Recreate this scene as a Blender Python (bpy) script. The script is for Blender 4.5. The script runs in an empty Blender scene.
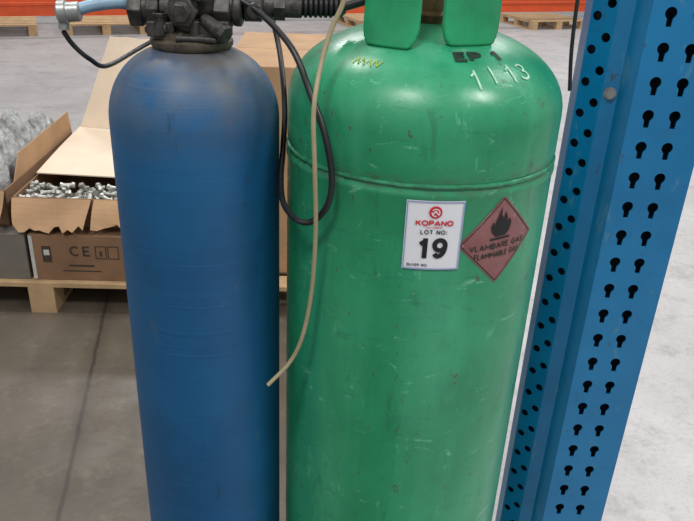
import bpy, bmesh, math, random
from mathutils import Vector, Matrix
random.seed(7)
scene = bpy.context.scene
scene.view_settings.view_transform = 'Standard'
COL = scene.collection

# ------------------------------------------------------------------ materials
class NB:
    def __init__(s, name):
        s.m = bpy.data.materials.new(name); s.m.use_nodes = True
        s.t = s.m.node_tree; s.b = s.t.nodes['Principled BSDF']
        s.tc = s.t.nodes.new('ShaderNodeTexCoord')
    def n(s, typ, **kw):
        nd = s.t.nodes.new(typ)
        for k, v in kw.items(): setattr(nd, k, v)
        return nd
    def l(s, a, b): s.t.links.new(a, b)
    def mapping(s, scale=(1,1,1), rot=(0,0,0)):
        m = s.n('ShaderNodeMapping'); m.inputs['Scale'].default_value = scale
        m.inputs['Rotation'].default_value = rot
        s.l(s.tc.outputs['Object'], m.inputs['Vector']); return m.outputs[0]
    def noise(s, scale, detail=4, stretch=(1,1,1), rough=.6, dist=0, rot=(0,0,0)):
        n = s.n('ShaderNodeTexNoise'); n.inputs['Scale'].default_value = scale
        n.inputs['Detail'].default_value = detail; n.inputs['Roughness'].default_value = rough
        n.inputs['Distortion'].default_value = dist
        s.l(s.mapping(stretch, rot), n.inputs['Vector']); return n.outputs[0]
    def step(s, v, a, b, lo=0., hi=1.):
        m = s.n('ShaderNodeMapRange'); s.l(v, m.inputs['Value'])
        m.inputs['From Min'].default_value = a; m.inputs['From Max'].default_value = b
        m.inputs['To Min'].default_value = lo; m.inputs['To Max'].default_value = hi
        return m.outputs[0]
    def math(s, op, a, b=None):
        m = s.n('ShaderNodeMath', operation=op)
        for i, x in enumerate((a, b)):
            if x is None: continue
            if isinstance(x, (int, float)): m.inputs[i].default_value = x
            else: s.l(x, m.inputs[i])
        return m.outputs[0]
    def mix(s, f, a, b):
        m = s.n('ShaderNodeMix', data_type='RGBA')
        if isinstance(f, (int, float)): m.inputs[0].default_value = f
        else: s.l(f, m.inputs[0])
        for i, x in ((6, a), (7, b)):
            if isinstance(x, tuple): m.inputs[i].default_value = (*x, 1)
            else: s.l(x, m.inputs[i])
        return m.outputs[2]
    def bump(s, h, strength=.2, dist=.002):
        b = s.n('ShaderNodeBump'); b.inputs['Strength'].default_value = strength
        b.inputs['Distance'].default_value = dist
        s.l(h, b.inputs['Height']); s.l(b.outputs[0], s.b.inputs['Normal'])
    def col(s, c):
        if isinstance(c, tuple): s.b.inputs['Base Color'].default_value = (*c, 1)
        else: s.l(c, s.b.inputs['Base Color'])
    def xyz(s):
        x = s.n('ShaderNodeSeparateXYZ'); s.l(s.tc.outputs['Object'], x.inputs[0]); return x.outputs

def srgb(r, g, b):
    f = lambda c: (c/255/12.92) if c/255 <= .04045 else ((c/255+.055)/1.055)**2.4
    return (f(r), f(g), f(b))

def simple(name, c, rough=.5, metal=0., var=.25, scale=20, bump=0.):
    k = NB(name)
    n = k.noise(scale)
    dark = tuple(x*(1-var) for x in c); lite = tuple(min(1, x*(1+var)) for x in c)
    k.col(k.mix(k.step(n, .3, .7), dark, lite))
    k.b.inputs['Roughness'].default_value = rough
    k.b.inputs['Metallic'].default_value = metal
    if bump: k.bump(n, bump)
    return k.m

def m_green():
    k = NB('green_paint')
    c = k.mix(k.step(k.noise(5, 6), .3, .7), srgb(24, 120, 82), srgb(44, 148, 104))
    c = k.mix(k.step(k.noise(10, 6, (1, 1, .16)), .48, .68, 0, .4), c, srgb(78, 172, 134))
    c = k.mix(k.step(k.noise(7, 8, (1, 1, .5), .7), .56, .68, 0, .35), c, srgb(24, 98, 72))
    c = k.mix(k.step(k.noise(34, 7, (1, 1, .22), .75, .5), .60, .64, 0, .35), c, srgb(30, 88, 66))
    c = k.mix(k.step(k.noise(44, 7, (.35, .35, 1.8), .75, .8), .59, .63, 0, .3), c, srgb(24, 96, 72))
    c = k.mix(k.step(k.noise(26, 7, (.6, .6, 1.3), .78, 1.4), .61, .65, 0, .5), c, srgb(128, 194, 166))
    c = k.mix(k.step(k.noise(14, 7, (2.5, 2.5, .7), .78, .4), .62, .65, 0, .35), c, srgb(116, 188, 156))
    c = k.mix(k.step(k.noise(60, 6, (1, 1, .7), .78), .62, .65, 0, .8), c, srgb(76, 68, 52))
    z = k.xyz()[2]
    band = k.math('SUBTRACT', 1., k.step(k.math('ABSOLUTE', k.math('SUBTRACT', z, 1.207)), .004, .016))
    c = k.mix(k.math('MULTIPLY', band, k.step(k.noise(32, 6, (1, 1, 3), .7), .42, .6, 0, .6)), c, srgb(72, 84, 62))
    k.col(c)
    k.l(k.step(k.noise(12, 6), .3, .7, .22, .44), k.b.inputs['Roughness'])
    k.bump(k.noise(9, 4), .2, .006)
    return k.m

def m_blue():
    k = NB('blue_paint')
    c = k.mix(k.step(k.noise(4, 6), .3, .7), srgb(2, 68, 110), srgb(8, 86, 134))
    lines = k.noise(1.4, 5, (1.2, 1.2, 210), .65)
    c = k.mix(k.step(lines, .54, .75, 0, .35), c, srgb(40, 114, 156))
    c = k.mix(k.step(lines, .44, .28, 0, .4), c, srgb(2, 48, 82))
    z = k.xyz()[2]
    top = k.math('MULTIPLY', k.step(z, 1.20, 1.34), k.step(k.noise(13, 9, (1, 1, 1), .72), .34, .66))
    c = k.mix(k.math('MULTIPLY', top, .8), c, srgb(104, 92, 66))
    cap = k.math('MULTIPLY', k.step(z, 1.315, 1.338), .5)
    c = k.mix(cap, c, srgb(92, 78, 58))
    c = k.mix(k.step(k.noise(22, 8, (1, 1, .5), .75), .61, .66, 0, .35), c, srgb(74, 92, 98))
    c = k.mix(k.step(k.noise(34, 8, (1, 1, .2), .75), .62, .65, 0, .4), c, srgb(10, 40, 62))
    k.col(c)
    k.b.inputs['Roughness'].default_value = .5
    k.bump(lines, .22, .001)
    return k.m

def m_rack():
    k = NB('rack_blue_enamel')
    c = k.mix(k.step(k.noise(6, 5), .3, .7), srgb(0, 98, 148), srgb(4, 116, 168))
    c = k.mix(k.step(k.noise(30, 7, (1, 1, .3), .75), .60, .66, 0, .5), c, srgb(86, 130, 148))
    c = k.mix(k.step(k.noise(50, 7, (1, 1, .6), .75), .63, .66, 0, .7), c, srgb(60, 62, 62))
    k.col(c); k.b.inputs['Roughness'].default_value = .32
    return k.m

def m_floor():
    k = NB('worn_concrete')
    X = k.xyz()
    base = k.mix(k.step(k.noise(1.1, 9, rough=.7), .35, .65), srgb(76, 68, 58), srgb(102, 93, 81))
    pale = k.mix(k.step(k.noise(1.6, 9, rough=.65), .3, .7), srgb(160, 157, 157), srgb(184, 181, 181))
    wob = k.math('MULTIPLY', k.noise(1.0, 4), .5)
    bright_right = k.step(k.math('ADD', X[0], wob), .25, .75)  # brightness of the right-hand floor, painted in as a paler colour
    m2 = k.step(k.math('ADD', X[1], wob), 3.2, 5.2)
    m = k.math('MAXIMUM', bright_right, k.math('MULTIPLY', m2, .75))
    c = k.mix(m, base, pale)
    c = k.mix(k.step(k.noise(4, 10, rough=.78), .50, .66, 0, .35), c, srgb(60, 51, 42))
    c = k.mix(k.step(k.noise(9, 10, rough=.78), .52, .66, 0, .25), c, srgb(136, 130, 120))
    c = k.mix(k.step(k.noise(70, 6, rough=.75), .52, .68, 0, .25), c, srgb(58, 50, 44))
    def joint(nx, ny, off, wdt, hi=.6, w0=.4):
        d = k.math('ADD', k.math('MULTIPLY', X[0], nx), k.math('MULTIPLY', X[1], ny))
        d = k.math('ADD', d, off)
        d = k.math('ADD', d, k.math('MULTIPLY', k.math('SUBTRACT', k.noise(14, 5), .5), .016))
        return k.step(k.math('ABSOLUTE', d), wdt*w0, wdt, hi, 0)
    c = k.mix(joint(.9785, .207, .432, .05, .35, .1), c, srgb(56, 46, 38))
    c = k.mix(joint(.9785, .207, .432, .009), c, srgb(38, 32, 27))
    k.col(c); k.l(k.step(k.noise(4, 5), .3, .7, .38, .62), k.b.inputs['Roughness'])
    k.bump(k.noise(40, 6), .12, .003)
    return k.m

def m_haz():
    k = NB('faded_hazard_red')
    c = k.mix(k.step(k.noise(20, 6), .35, .7), srgb(120, 70, 74), srgb(142, 96, 94))
    c = k.mix(k.step(k.noise(34, 7, (1, 1, .5), .75), .52, .64, 0, .5), c, srgb(88, 78, 72))
    c = k.mix(k.step(k.noise(50, 7, (1, 1, 1), .75), .62, .66, 0, .5), c, srgb(170, 144, 138))
    k.col(c); k.b.inputs['Roughness'].default_value = .42
    return k.m

M = dict(
 green=m_green(), blue=m_blue(), rack=m_rack(), floor=m_floor(), haz=m_haz(),
 seam=simple('green_weld', srgb(38, 118, 84), .4, var=.4, scale=70, bump=.4),
 collar=simple('green_guard_paint', srgb(30, 144, 94), .26, var=.25, scale=14),
 dark=simple('dark_cast_metal', srgb(66, 64, 62), .5, .45, .6, 80, .6),
 dirty=simple('greasy_steel', srgb(88, 80, 68), .55, .4, .6, 70, .5),
 steel=simple('dull_steel', srgb(146, 148, 148), .4, .6, .2, 40),
 brass=simple('dull_brass', srgb(92, 76, 50), .5, .6, .4, 60),
 rubber=simple('black_rubber', srgb(26, 27, 30), .4, 0, .3, 40),
 palehose=simple('pale_blue_hose', srgb(118, 146, 166), .4, 0, .15, 40),
 beige=simple('beige_tube', srgb(156, 144, 114), .45, 0, .12, 30),
 paper=simple('white_label_paper', srgb(214, 216, 222), .45, 0, .02, 10),
 border=simple('label_blue_border', srgb(130, 146, 192), .5, 0, .05, 10),
 ink=simple('black_ink', srgb(14, 14, 18), .6, 0, .1, 10),
 red=simple('red_ink', srgb(196, 40, 52), .5, 0, .05, 10),
 white=simple('worn_white_paint', srgb(150, 192, 168), .6, 0, .35, 120),
 yellow=simple('worn_yellow_paint', srgb(150, 170, 50), .6, 0, .3, 120),
 stencil=simple('dark_stencil', srgb(16, 38, 28), .6, 0, .4, 100),
 faded=simple('faded_black_ink', srgb(46, 32, 34), .6, 0, .4, 90),
 card=simple('cardboard', srgb(166, 132, 98), .8, 0, .14, 8),
 carddark=simple('cardboard_aged', srgb(128, 97, 72), .8, 0, .18, 8),
 cardpale=simple('cardboard_pale', srgb(218, 200, 178), .8, 0, .07, 6),
 cardgrey=simple('cardboard_greyish', srgb(112, 106, 98), .8, 0, .12, 8),
 cardink=simple('carton_print', srgb(62, 50, 44), .8, 0, .2, 60),
 cardwhite=simple('carton_white_print', srgb(186, 186, 182), .8, 0, .1, 30),
 wood=simple('pallet_wood', srgb(180, 150, 112), .75, 0, .2, 9),
 orange=simple('orange_enamel', srgb(204, 76, 28), .45, 0, .12, 8),
 galv=simple('zinc_fitting', srgb(168, 168, 162), .4, .5, .35, 30),
 inside=simple('rack_inner_shade', srgb(12, 32, 46), .7, 0, .2, 8),  # near-black blue, shade inside the upright put into the colour
 wall=simple('wall_paint', srgb(190, 190, 188), .8, 0, .05, 2),
)
def m_plastic():
    k = NB('clear_plastic_bag')
    k.col(k.mix(k.step(k.noise(14, 6, rough=.75), .36, .6), (.34, .34, .32), (.92, .94, .95))); k.b.inputs['Roughness'].default_value = .14
    k.b.inputs['Transmission Weight'].default_value = .25
    k.bump(k.noise(18, 6, rough=.75), 1., .03)
    return k.m
M['plastic'] = m_plastic()

# ------------------------------------------------------------------ helpers
def empty(name, label, cat, loc=(0, 0, 0), rz=0, group=None):
    e = bpy.data.objects.new(name, None); COL.objects.link(e)
    e.location = loc; e.rotation_euler[2] = rz; e.empty_display_size = .1
    e['label'] = label; e['category'] = cat
    if group: e['group'] = group
    return e

def mk(name, data, mat, parent=None, smooth=False, label=None, top=None, loc=None, group=None):
    me = bpy.data.meshes.new(name); me.from_pydata([tuple(v) for v in data[0]], [], data[1])
    bm = bmesh.new(); bm.from_mesh(me)
    bmesh.ops.recalc_face_normals(bm, faces=bm.faces); bm.to_mesh(me); bm.free()
    if smooth:
        for p in me.polygons: p.use_smooth = True
        try: me.set_sharp_from_angle(angle=math.radians(38))
        except Exception: pass
    me.materials.append(M[mat] if isinstance(mat, str) else mat)
    o = bpy.data.objects.new(name, me); COL.objects.link(o)
    if parent: o.parent = parent
    if loc: o.location = loc
    if label: o['label'] = label
    if top: o['label'], o['category'] = top
    if group: o['group'] = group
    return o

def bevel(o, w, seg=2):
    m = o.modifiers.new('bevel', 'BEVEL'); m.width = w; m.segments = seg; m.limit_method = 'ANGLE'
    return o

def join(*ds):
    V, F = [], []
    for v, f in ds:
        n = len(V); V += [tuple(x) for x in v]; F += [tuple(i+n for i in q) for q in f]
    return V, F

def xf(d, mat): return [tuple(mat @ Vector(v)) for v in d[0]], d[1]

def lathe(prof, seg=64, cap=True):
    V, F = [], []
    for r, z in prof:
        for i in range(seg):
            a = 2*math.pi*i/seg; V.append((r*math.cos(a), r*math.sin(a), z))
    for j in range(len(prof)-1):
        for i in range(seg):
            k = (i+1) % seg
            F.append((j*seg+i, j*seg+k, (j+1)*seg+k, (j+1)*seg+i))
    if cap:
        F.append(tuple(range(seg))); F.append(tuple(range((len(prof)-1)*seg, len(prof)*seg)))
    return V, F

def cyl(p0, p1, r0, r1=None, seg=24):
    r1 = r0 if r1 is None else r1
    p0, p1 = Vector(p0), Vector(p1); d = p1-p0
    m = Matrix.Translation(p0) @ d.to_track_quat('Z', 'Y').to_matrix().to_4x4()
    return xf(lathe([(r0, 0), (r1, d.length)], seg), m)

def lathe_at(prof, p0, dirv, seg=32):
    m = Matrix.Translation(Vector(p0)) @ Vector(dirv).to_track_quat('Z', 'Y').to_matrix().to_4x4()
    return xf(lathe(prof, seg), m)

def box(cx, cy, cz, sx, sy, sz):
    V = [(cx+a*sx/2, cy+b*sy/2, cz+c*sz/2) for a in (-1, 1) for b in (-1, 1) for c in (-1, 1)]
    F = [(0, 1, 3, 2), (4, 6, 7, 5), (0, 4, 5, 1), (2, 3, 7, 6), (0, 2, 6, 4), (1, 5, 7, 3)]
    return V, F

def panel(c, th=.004):
    a, b, cc, d = [Vector(x) for x in c]
    n = (b-a).cross(d-a).normalized()*th
    V = [a, b, cc, d, a+n, b+n, cc+n, d+n]
    F = [(0, 1, 2, 3), (7, 6, 5, 4), (0, 4, 5, 1), (1, 5, 6, 2), (2, 6, 7, 3), (3, 7, 4, 0)]
    return [tuple(v) for v in V], F

def sheetgrid(c, th=.004, nu=14, nv=6, wob=.006, torn=0., seed=1):
    """slightly buckled cardboard sheet between four corners, last edge may be torn"""
    rnd = random.Random(seed); a, b, cc, d = [Vector(x) for x in c]
    n = (b-a).cross(d-a).normalized(); V, F = [], []
    tear = [rnd.uniform(-torn, torn) for _ in range(nu+1)]
    ph = rnd.uniform(0, 6)
    for s_ in (0, 1):
        for j in range(nv+1):
            for i in range(nu+1):
                u, v = i/nu, j/nv
                vv = v*(1+tear[i]) if j == nv else v
                p = (a*(1-u)+b*u)*(1-vv)+(d*(1-u)+cc*u)*vv
                p = p+n*(wob*math.sin(u*5+ph+v*2)*math.sin(v*math.pi*.5+.01)+s_*th)
                V.append(tuple(p))
    N = (nu+1)*(nv+1)
    for j in range(nv):
        for i in range(nu):
            q = j*(nu+1)+i; F.append((q, q+1, q+nu+2, q+nu+1)); F.append((N+q, N+q+nu+1, N+q+nu+2, N+q+1))
    for i in range(nu):
        F.append((i, N+i, N+i+1, i+1)); q = nv*(nu+1)+i; F.append((q, q+1, N+q+1, N+q))
    for j in range(nv):
        q = j*(nu+1); F.append((q, q+nu+1, N+q+nu+1, N+q)); q += nu; F.append((q, N+q, N+q+nu+1, q+nu+1))
    return V, F

def torus(R, r, c=(0, 0, 0), seg=64, s2=10, wob=0.):
    V, F = [], []; rnd = random.Random(3)
    for i in range(seg):
        a = 2*math.pi*i/seg; rr = r*(1+wob*rnd.uniform(-1, 1)); dz = wob*r*rnd.uniform(-.5, .5)
        for j in range(s2):
            b = 2*math.pi*j/s2
            V.append((c[0]+(R+rr*math.cos(b))*math.cos(a), c[1]+(R+rr*math.cos(b))*math.sin(a), c[2]+dz+rr*math.sin(b)))
    for i in range(seg):
        for j in range(s2):
            F.append((i*s2+j, ((i+1) % seg)*s2+j, ((i+1) % seg)*s2+(j+1) % s2, i*s2+(j+1) % s2))
    return V, F

def smoothpath(P, sub=10):
    P = [Vector(p) for p in P]; out = []
    Q = [P[0]*2-P[1]]+P+[P[-1]*2-P[-2]]
    for i in range(1, len(Q)-2):
        p0, p1, p2, p3 = Q[i-1:i+3]
        for k in range(sub):
            t = k/sub
            out.append(.5*((2*p1)+(p2-p0)*t+(2*p0-5*p1+4*p2-p3)*t*t+(3*p1-p0-3*p2+p3)*t**3))
    out.append(P[-1]); return out

def tube(P, r, seg=12, sub=10):
    pts = smoothpath(P, sub); V, F = [], []
    t0 = (pts[1]-pts[0]).normalized(); nrm = t0.orthogonal().normalized()
    for i, p in enumerate(pts):
        t = (pts[min(i+1, len(pts)-1)]-pts[max(i-1, 0)]).normalized()
        nrm = (nrm-t*nrm.dot(t)).normalized(); bn = t.cross(nrm)
        for j in range(seg):
            a = 2*math.pi*j/seg; V.append(tuple(p+(nrm*math.cos(a)+bn*math.sin(a))*r))
    for i in range(len(pts)-1):
        for j in range(seg):
            k = (j+1) % seg; F.append((i*seg+j, i*seg+k, (i+1)*seg+k, (i+1)*seg+j))
    F.append(tuple(range(seg))); F.append(tuple(range(len(V)-seg, len(V))))
    return V, F

def offset(d, o): return [(v[0]-o[0], v[1]-o[1], v[2]-o[2]) for v in d[0]], d[1]

def polygrid(poly, fn, step=.006):
    bm = bmesh.new(); vs = [bm.verts.new((x, y, 0)) for x, y in poly]
    bm.faces.new(vs); bmesh.ops.triangulate(bm, faces=bm.faces)
    for _ in range(5):
        es = [e for e in bm.edges if e.calc_length() > step]
        if es: bmesh.ops.subdivide_edges(bm, edges=es, cuts=1); bmesh.ops.triangulate(bm, faces=bm.faces)
    bm.verts.index_update()
    V = [fn(v.co.x, v.co.y) for v in bm.verts]; F = [tuple(v.index for v in f.verts) for f in bm.faces]
    bm.free(); return V, F

# ---- sans-serif stroke lettering
def arc(cx, cy, rx, ry, a0, a1, n=None):
    n = n or max(4, int(abs(a1-a0)/12))
    return [(cx+rx*math.cos(math.radians(a0+(a1-a0)*i/n)), cy+ry*math.sin(math.radians(a0+(a1-a0)*i/n))) for i in range(n+1)]
GL = {
 'A': (.72, [[(0, 0), (.36, 1)], [(.36, 1), (.72, 0)], [(.13, .3), (.59, .3)]]),
 'B': (.6, [[(0, .5), (0, 1), (.3, 1)]+arc(.32, .76, .24, .24, 90, -90)+[(0, .52)], [(0, .52), (.3, .52)]+arc(.34, .26, .26, .26, 90, -90)+[(0, 0), (0, .52)]]),
 'C': (.7, [arc(.38, .5, .38, .5, 45, 315)]),
 'E': (.52, [[(.52, 1), (0, 1), (0, 0), (.52, 0)], [(0, .52), (.46, .52)]]),
 'F': (.5, [[(.5, 1), (0, 1), (0, 0)], [(0, .5), (.44, .5)]]),
 'G': (.78, [arc(.4, .5, .4, .5, 45, 335)+[(.76, .46), (.44, .46)]]),
 'I': (.0, [[(0, 0), (0, 1)]]),
 'K': (.62, [[(0, 0), (0, 1)], [(.6, 1), (0, .4)], [(.2, .6), (.62, 0)]]),
 'L': (.48, [[(0, 1), (0, 0), (.48, 0)]]),
 'M': (.94, [[(0, 0), (0, 1)], [(0, 1), (.47, .3)], [(.47, .3), (.94, 1)], [(.94, 1), (.94, 0)]]),
 'N': (.6, [[(0, 0), (0, 1)], [(0, 1), (.6, 0)], [(.6, 0), (.6, 1)]]),
 'O': (.78, [arc(.39, .5, .39, .5, 0, 360)]),
 'P': (.56, [[(0, 0), (0, 1), (.3, 1)]+arc(.3, .74, .26, .26, 90, -90)+[(0, .48)]]),
 'R': (.6, [[(0, 0), (0, 1), (.3, 1)]+arc(.3, .75, .25, .25, 90, -90)+[(0, .5)], [(.3, .5), (.6, 0)]]),
 'S': (.56, [arc(.28, .755, .26, .245, 25, 270)+arc(.28, .255, .28, .255, 90, -155)]),
 'T': (.6, [[(0, 1), (.6, 1)], [(.3, 1), (.3, 0)]]),
 'U': (.6, [[(0, 1), (0, .3)]+arc(.3, .3, .3, .3, 180, 360)+[(.6, 1)]]),
 'V': (.7, [[(0, 1), (.35, 0)], [(.35, 0), (.7, 1)]]),
 'Y': (.66, [[(0, 1), (.33, .46)], [(.33, .46), (.66, 1)], [(.33, .46), (.33, 0)]]),
 '1': (.28, [[(.02, .72), (.30, .95)], [(.28, 1.1), (.28, -.13)]]),
 '3': (.56, [arc(.26, .76, .25, .24, 155, -90), arc(.27, .26, .29, .26, 90, -155)]),
 '9': (.56, [arc(.28, .69, .28, .31, 0, 360), arc(.20, .66, .36, .66, 4, -68, 10)+[(.20, .0), (.10, .05), (.03, .17)]]),
 '/': (.35, [[(0, -.05), (.35, 1.05)]]),
 ':': (.06, [[(.03, -.08), (.03, .16)], [(.03, .52), (.03, .76)]]),
 ' ': (.25, []),
}
def ribbon(pts, w, fn, step=.006):
    P = [Vector(pts[0])]
    for q in pts[1:]:
        q = Vector(q)
        if (q-P[-1]).length < 1e-7: continue
        n = max(1, int((q-P[-1]).length/step)); a = P[-1]
        P += [a+(q-a)*i/n for i in range(1, n+1)]
    closed = (P[0]-P[-1]).length < 1e-6
    V, F = [], []
    for i, p in enumerate(P):
        a = P[i-1] if i else (P[-2] if closed else None); b_ = P[i+1] if i < len(P)-1 else (P[1] if closed else None)
        d0 = (p-a).normalized() if a is not None else None; d1 = (b_-p).normalized() if b_ is not None else None
        if d0 is None: d0 = d1
        if d1 is None: d1 = d0
        n0 = Vector((-d0.y, d0.x)); n1 = Vector((-d1.y, d1.x)); m = (n0+n1)
        if m.length < .35: m = n0
        m.normalize(); k = min(1.9, 1/max(.3, m.dot(n0)))
        for s_ in (1, -1):
            q = p+m*s_*w/2*k; V.append(fn(q.x, q.y))
    for i in range(len(P)-1): F.append((2*i, 2*i+1, 2*i+3, 2*i+2))
    return V, F
def letters(txt, h, w, fn, sx=1., gap=.24):
    tot = 0; pos = []
    for c in txt: pos.append(tot); tot += (GL[c][0]*sx+gap)*h
    tot -= gap*h; out = []
    for c, x in zip(txt, pos):
        for st in GL[c][1]:
            out.append(ribbon([(x-tot/2+px*sx*h, (py-.5)*(h-w)) for px, py in st], w, fn))
    return join(*out)

# ------------------------------------------------------------------ setting
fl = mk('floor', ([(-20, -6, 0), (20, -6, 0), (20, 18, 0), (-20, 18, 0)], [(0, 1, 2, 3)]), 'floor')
fl['kind'] = 'structure'
wb = mk('wall_back', box(0, 18.1, 3.5, 40, .2, 7), 'wall'); wb['kind'] = 'structure'

# ------------------------------------------------------------------ blue gas cylinder
BX, BY, BR = -.2135, .96, .1127
blue = empty('gas_cylinder', 'tall blue painted steel oxygen cylinder with dusty shoulder and dark valve', 'gas cylinder', (BX, BY, 0))
prof = [(.085, 0), (.100, .003), (.110, .016), (BR, .034)]
for z in (.2, .4, .6, .8, 1.0, 1.15): prof.append((BR, z))
for i in range(0, 19):
    t = i/18*math.radians(76)
    prof.append((BR*math.cos(t)**.78, 1.242+.098*math.sin(t)))
prof += [(.034, 1.340), (.030, 1.348)]
mk('body', lathe(prof, 96), 'blue', blue, True)
mk('neck_ring', lathe([(.034, 1.335), (.050, 1.335), (.053, 1.339), (.053, 1.345), (.047, 1.348), (.047, 1.355), (.036, 1.358)], 48), 'dirty', blue, True, 'grimy steel neck ring')
valve = mk('valve', join(
    lathe([(.030, 1.350), (.030, 1.372)], 6),
    lathe([(.021, 1.372), (.021, 1.390), (.026, 1.394), (.026, 1.425), (.014, 1.430), (.014, 1.45)], 24),
    cyl((-.062, -.006, 1.380), (.060, -.006, 1.386), .018),
    lathe_at([(.0225, 0), (.0235, .002), (.0235, .016), (.0225, .018)], (-.056, -.006, 1.380), (-1, 0, 0), 6),
    lathe_at([(.0235, 0), (.0235, .016)], (-.034, -.006, 1.382), (-1, 0, 0), 8),
    lathe_at([(.0245, 0), (.0245, .020)], (.034, -.006, 1.383), (1, 0, 0), 6),
    lathe_at([(.019, 0), (.021, .003), (.021, .010), (.017, .012)], (.056, -.006, 1.384), (1, 0, 0), 20),
    cyl((0, -.012, 1.388), (0, -.052, 1.382), .014),
    lathe_at([(.019, 0), (.019, .012), (.012, .013), (.012, .019)], (0, -.040, 1.384), (0, -1, -.08), 6),
    box(-.030, -.022, 1.360, .034, .036, .018), box(.034, -.020, 1.362, .040, .034, .020),
    cyl((.022, -.028, 1.372), (.054, -.050, 1.358), .009), lathe_at([(.0115, 0), (.0115, .008)], (.048, -.046, 1.361), (.032, -.022, -.014), 6),
    cyl((-.03, -.036, 1.352), (-.03, -.036, 1.380), .008), lathe_at([(.010, 0), (.010, .006)], (-.03, -.036, 1.374), (0, 0, 1), 6),
    cyl((.012, -.038, 1.352), (.012, -.038, 1.372), .0065), cyl((-.052, -.016, 1.356), (-.020, -.040, 1.362), .0055),
    cyl((-.010, -.048, 1.352), (.040, -.040, 1.350), .004), box(.004, -.032, 1.404, .056, .010, .018),
    lathe_at([(.009, 0), (.009, .006)], (.020, -.037, 1.404), (0, -1, 0), 12), lathe_at([(.007, 0), (.007, .006)], (-.016, -.037, 1.404), (0, -1, 0), 6),
    ), 'dark', blue, True, 'dark cast valve block with hex nuts')
bevel(valve, .0012)
mk('handwheel', join(torus(.034, .007, (0, 0, 1.456), 40, 10), box(0, 0, 1.454, .064, .009, .006), box(0, 0, 1.454, .009, .064, .006)), 'dark', blue, True)
for x in (-.038, .042):
    mk('bolt', lathe_at([(.0055, 0), (.0055, .006)], (x, -.018, 1.370), (0, 0, 1), 6), 'steel', blue)
mk('outlet_pipe', tube([(-.070, -.006, 1.384), (-.09, -.012, 1.386), (-.12, -.022, 1.382), (-.142, -.030, 1.375)], .0075), 'palehose', blue, True, 'pale blue outlet pipe')
mk('outlet_nut', join(
    lathe_at([(.009, -.012), (.012, -.010), (.012, .004), (.0145, .005), (.0145, .014), (.009, .017)], (-.142, -.030, 1.375), (-1, -.15, -.08), 24),
    cyl((-.150, -.032, 1.372), (-.152, -.034, 1.354), .0065)), 'steel', blue, True, 'grey steel outlet nut')

# regulator between the two valves
reg = empty('regulator', 'grey metal gas regulator joined to black corrugated connector', 'regulator', (-.144, .967, 1.388))
mk('body', join(lathe_at([(.012, 0), (.020, .003), (.020, .024), (.014, .028), (.014, .040)], (-.004, 0, 0), (1, .1, 0), 28),
                lathe_at([(.019, 0), (.019, .014)], (.036, .004, 0), (1, .1, 0), 6), lathe_at([(.014, 0), (.014, .02)], (.050, .005, 0), (1, .1, 0), 24),
                cyl((.015, -.012, .0), (.015, -.032, -.003), .009), cyl((.02, 0, .015), (.02, 0, .045), .012)), 'dark', reg, True)
prof = [(.008, 0)]
for i in range(9):
    prof += [(.0135, .002+i*.0065), (.0135, .005+i*.0065), (.0105, .0065+i*.0065)]
prof += [(.008, .062)]
mk('corrugated_connector', lathe_at(prof, (.066, .007, 0), (1, .12, .02), 28), 'rubber', reg, True, 'black corrugated connector')
mk('outlet_pipe', tube([(.126, .014, .002), (.151, .020, .010), (.174, .028, .022), (.194, .031, .026)], .006), 'rubber', reg, True)

# ------------------------------------------------------------------ green gas cylinder
GX, GY, GR = .0955, 1.0, .1875
ZT, DH, NN = 1.268, .107, 2.15
DG = .0065/GR
def domez(r): return ZT+DH*max(0, 1-(r/GR)**NN)**(1/NN)
green = empty('gas_cylinder', 'wide green painted flammable gas cylinder with lot sticker and welded seam', 'gas cylinder', (GX, GY, 0))
prof = [(.155, .04), (.17, .045), (.182, .07), (GR, .10)]
for z in (.3, .5, .7, .9, 1.1): prof.append((GR, z))
prof += [(GR, 1.190), (GR+.0016, 1.194), (GR+.0016, 1.200), (GR-.002, 1.205), (GR-.002, 1.212), (GR, 1.220), (GR, 1.24)]
for i in range(0, 25):
    t = i/24*math.radians(86)
    r = GR*math.cos(t); prof.append((r, domez(r)))
mk('body', lathe(prof, 128), 'green', green, True)
mk('foot_ring', lathe([(.150, 0), (.158, 0), (.158, .06), (.150, .06)], 64, False), 'collar', green, True)
mk('weld_seam', torus(GR-.0014, .0030, (0, 0, 1.2085), 260, 8, wob=.14), 'seam', green, True, 'raised green weld bead')

def plate(a0, a1, r=.108, zt=1.475, n=16, k=10, fl=.010):
    V, F = [], []
    for j in range(k+1):
        for i in range(n+1):
            s = (j/k)**1.6
            inset = 6*(1-s)**14
            a = math.radians(a0+inset+(a1-a0-2*inset)*i/n)
            rr = r+fl*(1-s)**4
            z = (domez(rr)-.001)*(1-s)+zt*s
            V.append((rr*math.sin(a), -rr*math.cos(a), z))
    for j in range(k):
        for i in range(n):
            q = j*(n+1)+i; F.append((q, q+1, q+n+2, q+n+1))
    return V, F
for a0, a1, r_, f_ in ((-50, -11, .110, .006), (3, 49, .101, .001), (150, 215, .108, .006)):
    g = mk('valve_guard', plate(a0, a1, r_, fl=f_), 'collar', green, True, 'curved green steel guard plate around valve')
    so = g.modifiers.new('s', 'SOLIDIFY'); so.thickness = .010; so.offset = 0
    bevel(g, .0035, 3)
mk('guard_rim', torus(.106, .012, (0, 0, 1.482), 80, 14), 'collar', green, True)
mk('valve', join(lathe([(.026, 1.373), (.026, 1.384), (.018, 1.388), (.018, 1.42), (.012, 1.424), (.012, 1.44)], 24),
   cyl((-.015, 0, 1.412), (-.042, 0, 1.414), .011), lathe_at([(.014, 0), (.014, .012)], (-.032, 0, 1.413), (-1, 0, 0), 6)), 'brass', green, True, 'dull brass cylinder valve')
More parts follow.
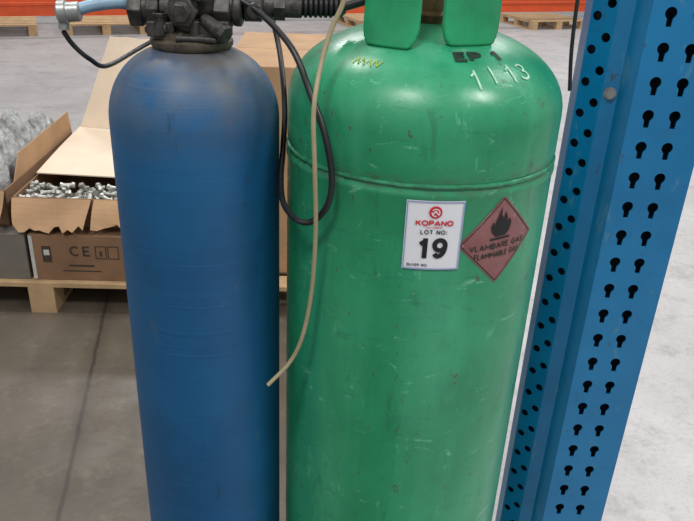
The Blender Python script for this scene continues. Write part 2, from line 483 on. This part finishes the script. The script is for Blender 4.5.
mk('valve_knob', lathe([(.020, 1.44), (.024, 1.443), (.024, 1.458), (.018, 1.462)], 12), 'rubber', green, True)

def wrap(phi0, zc, off, tilt=0.):
    c, s = math.cos(tilt), math.sin(tilt)
    def fn(u, v):
        u, v = u*c-v*s, u*s+v*c
        a = phi0+u/GR; R = GR+off
        return (R*math.sin(a), -R*math.cos(a), zc+v)
    return fn
def rect(w, h, ox=0, oy=0): return [(ox-w/2, oy-h/2), (ox+w/2, oy-h/2), (ox+w/2, oy+h/2), (ox-w/2, oy+h/2)]
def shift(fn, du, dv): return lambda u, v: fn(u+du, v+dv)
LP, LZ = math.radians(.8)+DG, 1.146
W, H = .0715, .092
lab = mk('lot_label', polygrid(rect(W, H), wrap(LP, LZ, .0010), .004), 'paper', green, True, 'white paper lot sticker with number')
w2 = wrap(LP, LZ, .0020); w4 = wrap(LP, LZ, .0028)
b = .0014
mk('label_border', ribbon([(-W/2+b, H/2-b), (-W/2+b, -H/2+b), (W/2-b, -H/2+b), (W/2-b, H/2-b), (-W/2+b, H/2-b)], b, w2), 'border', lab)
def circ(r, ox, oy, n=28): return [(ox+r*math.cos(2*math.pi*i/n), oy+r*math.sin(2*math.pi*i/n)) for i in range(n)]
mk('logo', polygrid(circ(.0080, 0, .0318), w2, .004), 'red', lab)
mk('logo_emblem', join(ribbon(arc(.0002, .0316, .0046, .0046, -50, 150), .0012, w4), ribbon(arc(0, .0316, .0046, .0046, 175, 285), .0012, w4),
                       ribbon([(-.0034, .0295), (0, .0335), (.0030, .0295)], .0016, w4)), 'paper', lab)
mk('lettering', join(letters('KOPANO', .0074, .0017, shift(w2, 0, .0175), 1.15, .28), letters('AUCTIONEERS', .0022, .0004, shift(w2, 0, .0118), 1., .3)), 'red', lab)
mk('lettering', join(letters('LOT NO:', .0060, .0011, shift(w2, 0, .0055), .95, .32), letters('19', .0280, .0060, shift(w2, .000, -.0160), .84, .42),
                     letters('BUYER NO:', .0036, .0007, shift(w2, -.017, -.0395), 1., .28)), 'ink', lab)

HP, HZ, HD = math.radians(29.0)+DG, 1.133, .0610
tl = math.radians(1)
dia = lambda d: [(0, d), (-d, 0), (0, -d), (d, 0)]
hz = mk('hazard_sticker', polygrid(dia(HD), wrap(HP, HZ, .0006, tl), .004), 'haz', green, True, 'faded red diamond flammable gas sticker')
h2 = wrap(HP, HZ, .0014, tl)
mk('printed_border', ribbon([(0, HD-.004), (-HD+.004, 0), (0, -HD+.004), (HD-.004, 0), (0, HD-.004)], .0012, h2), 'faded', hz)
flame = [(-.006, .006), (-.0105, .011), (-.0125, .018), (-.010, .024), (-.0085, .019), (-.006, .027), (-.0015, .040), (-.001, .031), (.002, .026),
         (.0035, .034), (.0065, .028), (.007, .021), (.0095, .026), (.0125, .020), (.0105, .011), (.006, .006)]
mk('flame_symbol', join(polygrid([(x*1.3, y*1.16-.0005) for x, y in flame], h2, .004), polygrid(rect(.032, .0026, 0, .0032), h2)), 'ink', hz)
mk('lettering', join(letters('VLAMBARE GAS', .0084, .00135, shift(h2, 0, -.0065), .96, .28), letters('FLAMMABLE GAS', .0080, .0013, shift(h2, 0, -.0185), .74, .24)), 'stencil', hz)

def domefn(phi0, r0, off, rot=0):
    c, s = math.cos(rot), math.sin(rot)
    def fn(u, v):
        u, v = u*c-v*s, u*s+v*c
        r = r0-v*.8; a = phi0+u/r0
        return (r*math.sin(a), -r*math.cos(a), domez(r)+off)
    return fn
rad = math.radians
mk('painted_numbers', join(letters('1', .024, .0028, domefn(rad(14)+DG, .158, .0013, .15)), letters('/', .024, .0026, domefn(rad(23.5)+DG, .153, .0013, .45)),
                           letters('1', .024, .0028, domefn(rad(33)+DG, .153, .0013, .05)), letters('3', .024, .0028, domefn(rad(42)+DG, .153, .0013, -.05))), 'white', green, label='faded hand painted white numbers')
mk('stencil_marking', letters('EP 1', .021, .0056, domefn(rad(21)+DG, .1270, .0013), 1.1, .30), 'stencil', green)
mk('faint_marking', ribbon([(-.022, -.005), (-.018, .006), (-.014, -.004), (-.010, .006), (-.006, -.005), (-.001, .005), (.004, -.005), (.008, .006), (.012, -.004), (.017, .005)], .0018, domefn(rad(-33), .147, .0013)), 'yellow', green, label='faint worn yellow paint scribble')

# ------------------------------------------------------------------ hoses
def hose(name, pts, r, mat, label, cat, **kw):
    base = min(pts, key=lambda p: p[2])
    return mk(name, offset(tube(pts, r, **kw), base), mat, None, True, top=(label, cat), loc=base)
hose('rubber_hose', [(-.155, .948, 1.40), (-.1186, .93, 1.382), (-.0769, .885, 1.350), (-.0518, .858, 1.302), (-.0329, .838, 1.2595), (-.0231, .834, 1.2095),
     (-.027, .834, 1.1726), (-.0455, .845, 1.145), (-.0666, .855, 1.1414), (-.0875, .89, 1.150), (-.0955, .935, 1.17), (-.0965, .975, 1.20), (-.100, 1.03, 1.25),
     (-.115, 1.09, 1.32), (-.135, 1.10, 1.375), (-.165, 1.06, 1.41), (-.19, .99, 1.405)], .0040, 'rubber', 'black rubber gas hose looping between the two cylinders', 'hose')
hose('plastic_tube', [(-.008, .860, 1.47), (-.0160, .862, 1.413), (-.0290, .862, 1.380), (-.0395, .852, 1.344), (-.0464, .828, 1.2916), (-.0436, .826, 1.2212), (-.0412, .834, 1.1378),
     (-.0451, .845, 1.0455), (-.0562, .848, .973), (-.074, .85, .9262), (-.104, .84, .8925)], .0030, 'beige', 'thin beige plastic tube hanging against green cylinder', 'tube')
hose('cable', [(-.366, .926, 1.352), (-.360, .935, 1.335), (-.345, .948, 1.315), (-.336, .985, 1.300), (-.315, 1.07, 1.31), (-.26, 1.125, 1.34), (-.20, 1.10, 1.37), (-.195, 1.01, 1.385)], .0032, 'rubber',
     'thin black cable drooping behind the blue cylinder', 'cable')

# ------------------------------------------------------------------ rack upright
def holerad(kind):
    if kind == 'key':
        R, c, b, dd = .0088, .0044, .0044, .0148
        def f(t):
            sn, cs = math.sin(t), math.cos(t)
            r = c*sn+math.sqrt(R*R-(c*cs)**2)
            if sn < 0: r = max(r, min(b/max(1e-6, abs(cs)), dd/abs(sn)))
            return r
        return f
    rr = {'round': .0072, 'small': .004}[kind]
    return lambda t: rr
def strip(p0, p1, cols, z0, rows, pitch=.05):
    p0, p1 = Vector(p0), Vector(p1); L = (p1-p0).length; V, F = [], []
    us = sorted(cols); edges = [0]+[(us[i][0]+us[i+1][0])/2 for i in range(len(us)-1)]+[L]
    def P(u, v):
        q = p0+(p1-p0)*(u/L); return (q.x, q.y, v)
    for ci, (uc, kind, ph) in enumerate(us):
        u0, u1 = edges[ci], edges[ci+1]; f = holerad(kind)
        for r in range(rows):
            zc = z0+pitch*(r+.5); zb, zt_ = z0+pitch*r, z0+pitch*(r+1)
            hz_ = zc+ph
            corners = [math.atan2(y-hz_, x-uc) for x in (u0, u1) for y in (zb, zt_)]
            A = sorted(set([-math.pi+2*math.pi*i/24 for i in range(24)]+corners))
            ring, outer = [], []
            for t in A:
                cs, sn = math.cos(t), math.sin(t)
                ring.append(P(uc+f(t)*cs, hz_+f(t)*sn))
                k = 1e9
                if cs > 1e-9: k = min(k, (u1-uc)/cs)
                if cs < -1e-9: k = min(k, (u0-uc)/cs)
                if sn > 1e-9: k = min(k, (zt_-hz_)/sn)
                if sn < -1e-9: k = min(k, (zb-hz_)/sn)
                outer.append(P(uc+k*cs, hz_+k*sn))
            n = len(V); m = len(A); V += ring+outer
            for i in range(m):
                j = (i+1) % m; F.append((n+i, n+j, n+m+j, n+m+i))
    return V, F
RX, RY = .460, 1.15
Z0, Z1 = .0085, 2.2085
rack = empty('rack_upright', 'blue perforated steel pallet rack upright with keyhole slots', 'rack upright', (RX, RY, 0))
def rp(x, y): return (x-RX, y-RY)
A0, A1 = rp(.3575, 1.165), rp(.3875, 1.139)
B0 = rp(.4110, 1.134)
B1, C_, D_ = rp(.4225, 1.10), rp(.5410, 1.10), rp(.557, 1.165)
def wallq(p, q): return ([(p[0], p[1], Z0), (q[0], q[1], Z0), (q[0], q[1], Z1), (p[0], p[1], Z1)], [(0, 1, 2, 3)])
sheet = join(strip(B1, C_, [(.0290, 'key', 0), (.070, 'key', 0)], Z0, 44),
             strip(A0, A1, [(.0095, 'round', -.010), (.0290, 'round', .010)], Z0, 44),
             wallq(A1, B0), wallq(B0, B1),
             strip(C_, D_, [(.020, 'small', 0), (.050, 'small', 0)], Z0, 44),
             wallq(A0, (A0[0]+.004, A0[1]+.045)), wallq(D_, (D_[0]-.002, D_[1]+.045)))
up = mk('column', sheet, 'rack', rack)
bm = bmesh.new(); bm.from_mesh(up.data); bmesh.ops.remove_doubles(bm, verts=bm.verts, dist=1e-5)
bmesh.ops.recalc_face_normals(bm, faces=bm.faces)
fc = max((f for f in bm.faces if abs(f.normal.y) > .95), key=lambda f: f.calc_area())
if fc.normal.y > 0: bmesh.ops.reverse_faces(bm, faces=bm.faces)
bm.to_mesh(up.data); bm.free()
so = up.modifiers.new('s', 'SOLIDIFY'); so.thickness = .0022; so.offset = -1
mk('shade_backing', box(-.004, .055, 1.1, .185, .004, 2.19), 'inside', rack)  # added plate across the open back, dark colour stands in for shade behind holes
mk('foot_plate', box(-.004, .005, .004, .26, .16, .008), 'rack', rack)
def bolt(x, y, z, nx, ny):
    return join(lathe_at([(.0095, 0), (.0095, .002)], (x, y, z), (nx, ny, 0), 20), lathe_at([(.007, .002), (.007, .007)], (x, y, z), (nx, ny, 0), 6))
px_, py_ = (A1[0]+B0[0])/2, (A1[1]+B0[1])/2
dx_, dy_ = B0[0]-A1[0], B0[1]-A1[1]; ln = math.hypot(dx_, dy_); nx, ny = dy_/ln, -dx_/ln
mk('bolt', bolt(px_+nx*.0008, py_+ny*.0008, 1.262, nx, ny), 'steel', rack, label='zinc bolt head')
hose('hanging_cable', [(.330, 1.155, 1.62), (.329, 1.15, 1.50), (.327, 1.148, 1.42), (.330, 1.145, 1.33), (.337, 1.14, 1.262)], .003, 'rubber', 'short black cable dangling beside the rack upright', 'cable')

# ------------------------------------------------------------------ pallets
YAW = math.radians(2.6)
def pallet_parts(w, dp, h=.134):
    out = []; bt = .018; n = 7
    for i in range(n):
        out.append(('deck_board', box(0, -dp/2+.05+i*(dp-.10)/(n-1), h-bt/2, w, .10, bt)))
    for i in range(3):
        out.append(('stringer_board', box(-w/2+.05+i*(w-.1)/2, 0, h-bt*1.5, .10, dp, bt)))
        out.append(('base_board', box(-w/2+.05+i*(w-.1)/2, 0, bt/2, .10, dp, bt)))
    for i in range(3):
        for j in range(3):
            out.append(('block', box(-w/2+.05+i*(w-.1)/2, -dp/2+.05+j*(dp-.1)/2, (bt+h-2*bt)/2, .10, .10, h-3*bt)))
    return out
def pallet_at(x, y, rz, label, group=None):
    e = empty('wooden_pallet', label, 'pallet', (x, y, 0), rz, group)
    for nm, d in pallet_parts(1.2, 1.0): mk(nm, d, 'wood', e)
    return e
FY = 2.495
PA = (-1.23, FY+.50); PB = (.03, FY+.57)
pallet_at(*PA, YAW, 'pale wooden pallet carrying opened cardboard cartons', 'warehouse pallets')
pallet_at(*PB, YAW, 'pale wooden pallet carrying a tall cardboard carton', 'warehouse pallets')

cy, sy = math.cos(YAW), math.sin(YAW)
def pw(x, y):
    return (PA[0]+(x-PA[0])*cy-(y-PA[1])*sy, PA[1]+(x-PA[0])*sy+(y-PA[1])*cy)

def closed_carton(x0, x1, y0, y1, z0, z1, mat, label, prints=None):
    cx, cyy = (x0+x1)/2, (y0+y1)/2; p = pw(cx, cyy)
    e = empty('cardboard_carton', label, 'carton', (p[0], p[1], z0), YAW, 'cartons on the pallets')
    w, dp, h = x1-x0, y1-y0, z1-z0
    bevel(mk('body', box(0, 0, h/2, w, dp, h), mat, e), .003)
    mk('packing_tape', box(0, 0, h+.0004, w*.98, .05, .0006), 'card', e)
    if prints:
        f = lambda du, dv: (lambda u, v: (u+du, -dp/2-.0012, v+dv))
        for nm, m, d in prints(w, h, f): mk(nm, d, m, e)
    return e
def prA(w, h, f):
    S = .2
    return [('printed_letters', 'cardink', letters('C E', .044, .008, f(-.02, h*.66), 1., .10)),
            ('printed_symbol', 'cardink', ribbon([(-.020, -.026), (.020, -.026), (.020, .026), (-.020, .026), (-.020, -.026)], .004, f(.060, h*.64), S)),
            ('printed_symbol', 'cardink', ribbon([(0, -.016), (0, .006)], .010, f(.060, h*.64), S)),
            ('printed_symbol', 'cardink', ribbon([(-.020, -.026), (.020, -.026), (.020, .026), (-.020, .026), (-.020, -.026)], .004, f(.108, h*.64), S)),
            ('printed_line', 'cardink', polygrid(rect(.10, .008), f(-.02, h*.34), S)),
            ('printed_line', 'cardink', polygrid(rect(.15, .005), f(-.02, h*.22), S)),
            ('printed_panel', 'cardink', polygrid(rect(.035, .07), f(-.15, h*.58), S)),
            ('printed_stripe', 'cardwhite', polygrid(rect(.014, h*.95), f(-w/2+.009, h*.5), S)),
            ('printed_mark', 'cardwhite', polygrid(rect(.022, .024), lambda u, v: (u-.15, f(0, 0)(0, 0)[1]-.0006, v+h*.62), S))]
closed_carton(-1.262, -.832, FY+.03, FY+.48, .134, .330, 'carddark', 'brown shipping carton printed with CE mark on pallet', prA)
closed_carton(-1.705, -1.275, FY+.03, FY+.48, .134, .330, 'cardgrey', 'greyish shipping carton standing beside the printed carton')
closed_carton(-1.262, -.832, FY+.50, FY+.95, .134, .330, 'carddark', 'brown shipping carton in the rear row on pallet')
closed_carton(-1.705, -1.275, FY+.50, FY+.95, .134, .330, 'carddark', 'brown shipping carton in the rear row on pallet')
closed_carton(-.822, -.66, FY+.03, FY+.95, .134, .330, 'carddark', 'narrow brown carton at the end of pallet')
closed_carton(-.50, .27, FY+.14, FY+.95, .134, .98, 'card', 'tall plain tan cardboard carton standing behind the cylinders')

def open_carton(x0, x1, y0, y1, z0, z1, label, flapdrop=.10, mat='carddark', inner='card', seed=1):
    cx, cyy = (x0+x1)/2, (y0+y1)/2; p = pw(cx, cyy)
    e = empty('open_cardboard_carton', label, 'carton', (p[0], p[1], z0), YAW, 'opened cartons on the pallets')
    a, b, h = (x1-x0)/2, (y1-y0)/2, z1-z0
    mk('body', join(box(0, 0, .004, 2*a, 2*b, .006), box(-a+.003, 0, h/2, .006, 2*b, h), box(a-.003, 0, h/2, .006, 2*b, h),
                    box(0, -b+.003, h/2, 2*a, .006, h), box(0, b-.003, h/2, 2*a, .006, h)), mat, e)
    m = -a+(2*a)*.47
    mk('flap', sheetgrid([(-a, -b-.004, h), (m-.006, -b-.004, h), (m-.02, -b-.088, h-flapdrop), (-a+.02, -b-.085, h-flapdrop+.004)], .004, torn=.14, wob=.014, seed=seed), inner, e)
    mk('flap', sheetgrid([(m+.006, -b-.004, h), (a, -b-.004, h), (a-.005, -b-.080, h-flapdrop+.01), (m+.004, -b-.074, h-flapdrop+.012)], .004, torn=.16, wob=.014, seed=seed+5), inner, e)
    return e, a, b, h
oc, a, b, h = open_carton(-1.325, -.67, FY+.10, FY+.98, .332, .455, 'opened torn tan carton heaped with metal fittings')
mk('lid_panel', sheetgrid([(-a+.006, -b+.25, h+.010), (a, -b+.19, h+.014), (a, b, h+.03), (-a-.004, b, h+.03)], .005, wob=.008, torn=0, seed=3), 'cardpale', oc, label='pale cardboard lid panel lying over the opening')
mk('lid_panel', sheetgrid([(-a-.004, b+.008, h+.03), (a+.02, b+.008, h+.03), (a+.04, b+.12, h+.44), (-a+.16, b+.12, h+.46)], .005, wob=.012, torn=.02, seed=4), 'cardpale', oc, label='pale cardboard panel standing upright')
oc2, a2, b2, h2_ = open_carton(-1.80, -1.350, FY+.10, FY+.92, .332, .48, 'opened tan carton filled with clear plastic bags', seed=9)
mk('flap', panel([(a2-.004, -b2+.1, h2_), (a2-.004, b2, h2_), (a2-.012, b2, h2_+.10), (a2-.012, -b2+.2, h2_+.09)], .004), 'card', oc2)

def blob(r, seed, sc):
    rnd = random.Random(seed); bm = bmesh.new(); bmesh.ops.create_icosphere(bm, subdivisions=4, radius=r)
    ph = [rnd.uniform(0, 6) for _ in range(9)]
    for v in bm.verts:
        q = v.co.normalized()
        k = 1+.14*math.sin(q.x*7+ph[0])*math.cos(q.y*6+ph[1])+.10*abs(math.sin(q.z*9+ph[2]+q.x*5))+.07*abs(math.sin(q.y*13+ph[3]))-.08
        v.co = Vector((q.x*r*k*sc[0], q.y*r*k*sc[1], q.z*r*k*sc[2]))
    bm.verts.index_update()
    d = ([tuple(v.co) for v in bm.verts], [tuple(v.index for v in f.verts) for f in bm.faces]); bm.free(); return d
i = 0
for gx in range(3):
    for gy in range(4):
        p = pw(-1.715+gx*.136, FY+.22+gy*.185)
        mk('plastic_bag', blob(.062, i, (.94, 1.18, 2.0)), 'plastic', None, True, top=('crumpled clear plastic bag of parts inside opened carton', 'plastic bag'),
           loc=(p[0], p[1], .478+.004*(i % 3)), group='plastic bags in the carton'); i += 1
def fitting():
    return join(cyl((-.024, 0, 0), (.024, 0, 0), .009, seg=14), lathe_at([(.013, 0), (.013, .010)], (-.028, 0, 0), (1, 0, 0), 6),
                lathe_at([(.013, 0), (.013, .010)], (.018, 0, 0), (1, 0, 0), 6), cyl((0, 0, 0), (0, .022, 0), .008, seg=14))
first = None
for r_ in range(3):
    for c_ in range(10):
        for l_ in range(3):
            x = -1.285+c_*.062+random.uniform(-.004, .004); y = FY+.14+r_*.058; z = .366+l_*.036+random.uniform(0, .014)*(l_ == 2)
            p = pw(x, y)
            if first is None:
                o = mk('pipe_fitting', fitting(), 'galv', None, True, top=('small zinc pipe tee fitting lying in opened carton', 'pipe fitting'), group='pipe fittings in the carton'); first = o
            else:
                o = first.copy(); COL.objects.link(o)
            o.location = (p[0], p[1], z); o.rotation_euler = (random.uniform(0, 6), random.uniform(-.3, .3), random.uniform(0, 6))

# ------------------------------------------------------------------ distant rack and pallets
ang = math.atan2(3.19, 7.51)
fr = empty('storage_rack', 'low orange beam storage rack across the warehouse floor', 'storage rack', (-.385, 10.245, 0), ang)
mk('beam', join(box(0, 0, .33, 11.4, .05, .15), box(0, -.03, .39, 11.4, .02, .03)), 'orange', fr, label='orange steel load beam')
mk('beam', box(0, 1.1, .33, 11.4, .05, .15), 'orange', fr, label='orange steel load beam')
for sx in (-5.75, 5.75):
    for yy in (0, 1.1): mk('upright', box(sx, yy, 1.3, .1, .08, 2.6), 'rack', fr)
fp = None
cA, sA = math.cos(ang), math.sin(ang)
for k, (u, v) in enumerate([(3.75, .35), (1.0, .6), (-2.9, .6), (-4.2, .6), (2.2, .6)]):
    x, y = -.385+u*cA-v*sA, 10.245+u*sA+v*cA
    if fp is None:
        fp = mk('wooden_pallet', join(*[d for _, d in pallet_parts(1.0, .9)]), 'wood', None, top=('weathered wooden pallet on floor under orange beam', 'pallet'), group='pallets under the rack'); o = fp
    else:
        o = fp.copy(); COL.objects.link(o)
    o.location = (x, y, 0); o.rotation_euler[2] = ang

# ------------------------------------------------------------------ lights
def area(loc, rot, sx, sy_, e, c=(1, 1, 1)):
    L = bpy.data.lights.new('high_bay_light', 'AREA'); L.shape = 'RECTANGLE'; L.size = sx; L.size_y = sy_; L.energy = e; L.color = c
    o = bpy.data.objects.new('high_bay_light', L); COL.objects.link(o); o.location = loc; o.rotation_euler = [math.radians(a) for a in rot]
area((-.9, -1.2, 4.6), (22, 0, 0), 1.0, .5, 90, (1, .98, .94))
area((2.4, -.4, 4.4), (10, 15, 0), 1.0, .5, 70, (1, .99, .97))
area((-2.5, 3.2, 6), (0, 0, 0), 1.0, .5, 95, (1, .98, .95))
area((2.8, 2.6, 5), (0, 0, 0), .9, .4, 150, (.98, .99, 1))
area((-2.5, 9, 6), (0, 0, 0), 2.0, .6, 240)
area((3, 9, 6), (0, 0, 0), 2.0, .6, 240)
w = bpy.data.worlds.new('World'); scene.world = w; w.use_nodes = True
w.node_tree.nodes['Background'].inputs[0].default_value = (.97, .98, 1, 1)
w.node_tree.nodes['Background'].inputs[1].default_value = .54

# ------------------------------------------------------------------ camera
th = math.radians(25.8); rho = .045
R0 = Vector((1, 0, 0)); F0 = Vector((0, math.cos(th), -math.sin(th))); U0 = Vector((0, math.sin(th), math.cos(th)))
Rv = (R0*math.cos(rho)+U0*math.sin(rho)); Uv = (U0*math.cos(rho)-R0*math.sin(rho))
cd = bpy.data.cameras.new('camera'); cam = bpy.data.objects.new('camera', cd); COL.objects.link(cam)
cam.matrix_world = Matrix(((Rv.x, Uv.x, -F0.x, 0), (Rv.y, Uv.y, -F0.y, 0), (Rv.z, Uv.z, -F0.z, 1.5), (0, 0, 0, 1)))
cd.sensor_width = 36; cd.lens = 36*720/694; cd.clip_start = .02
scene.camera = cam
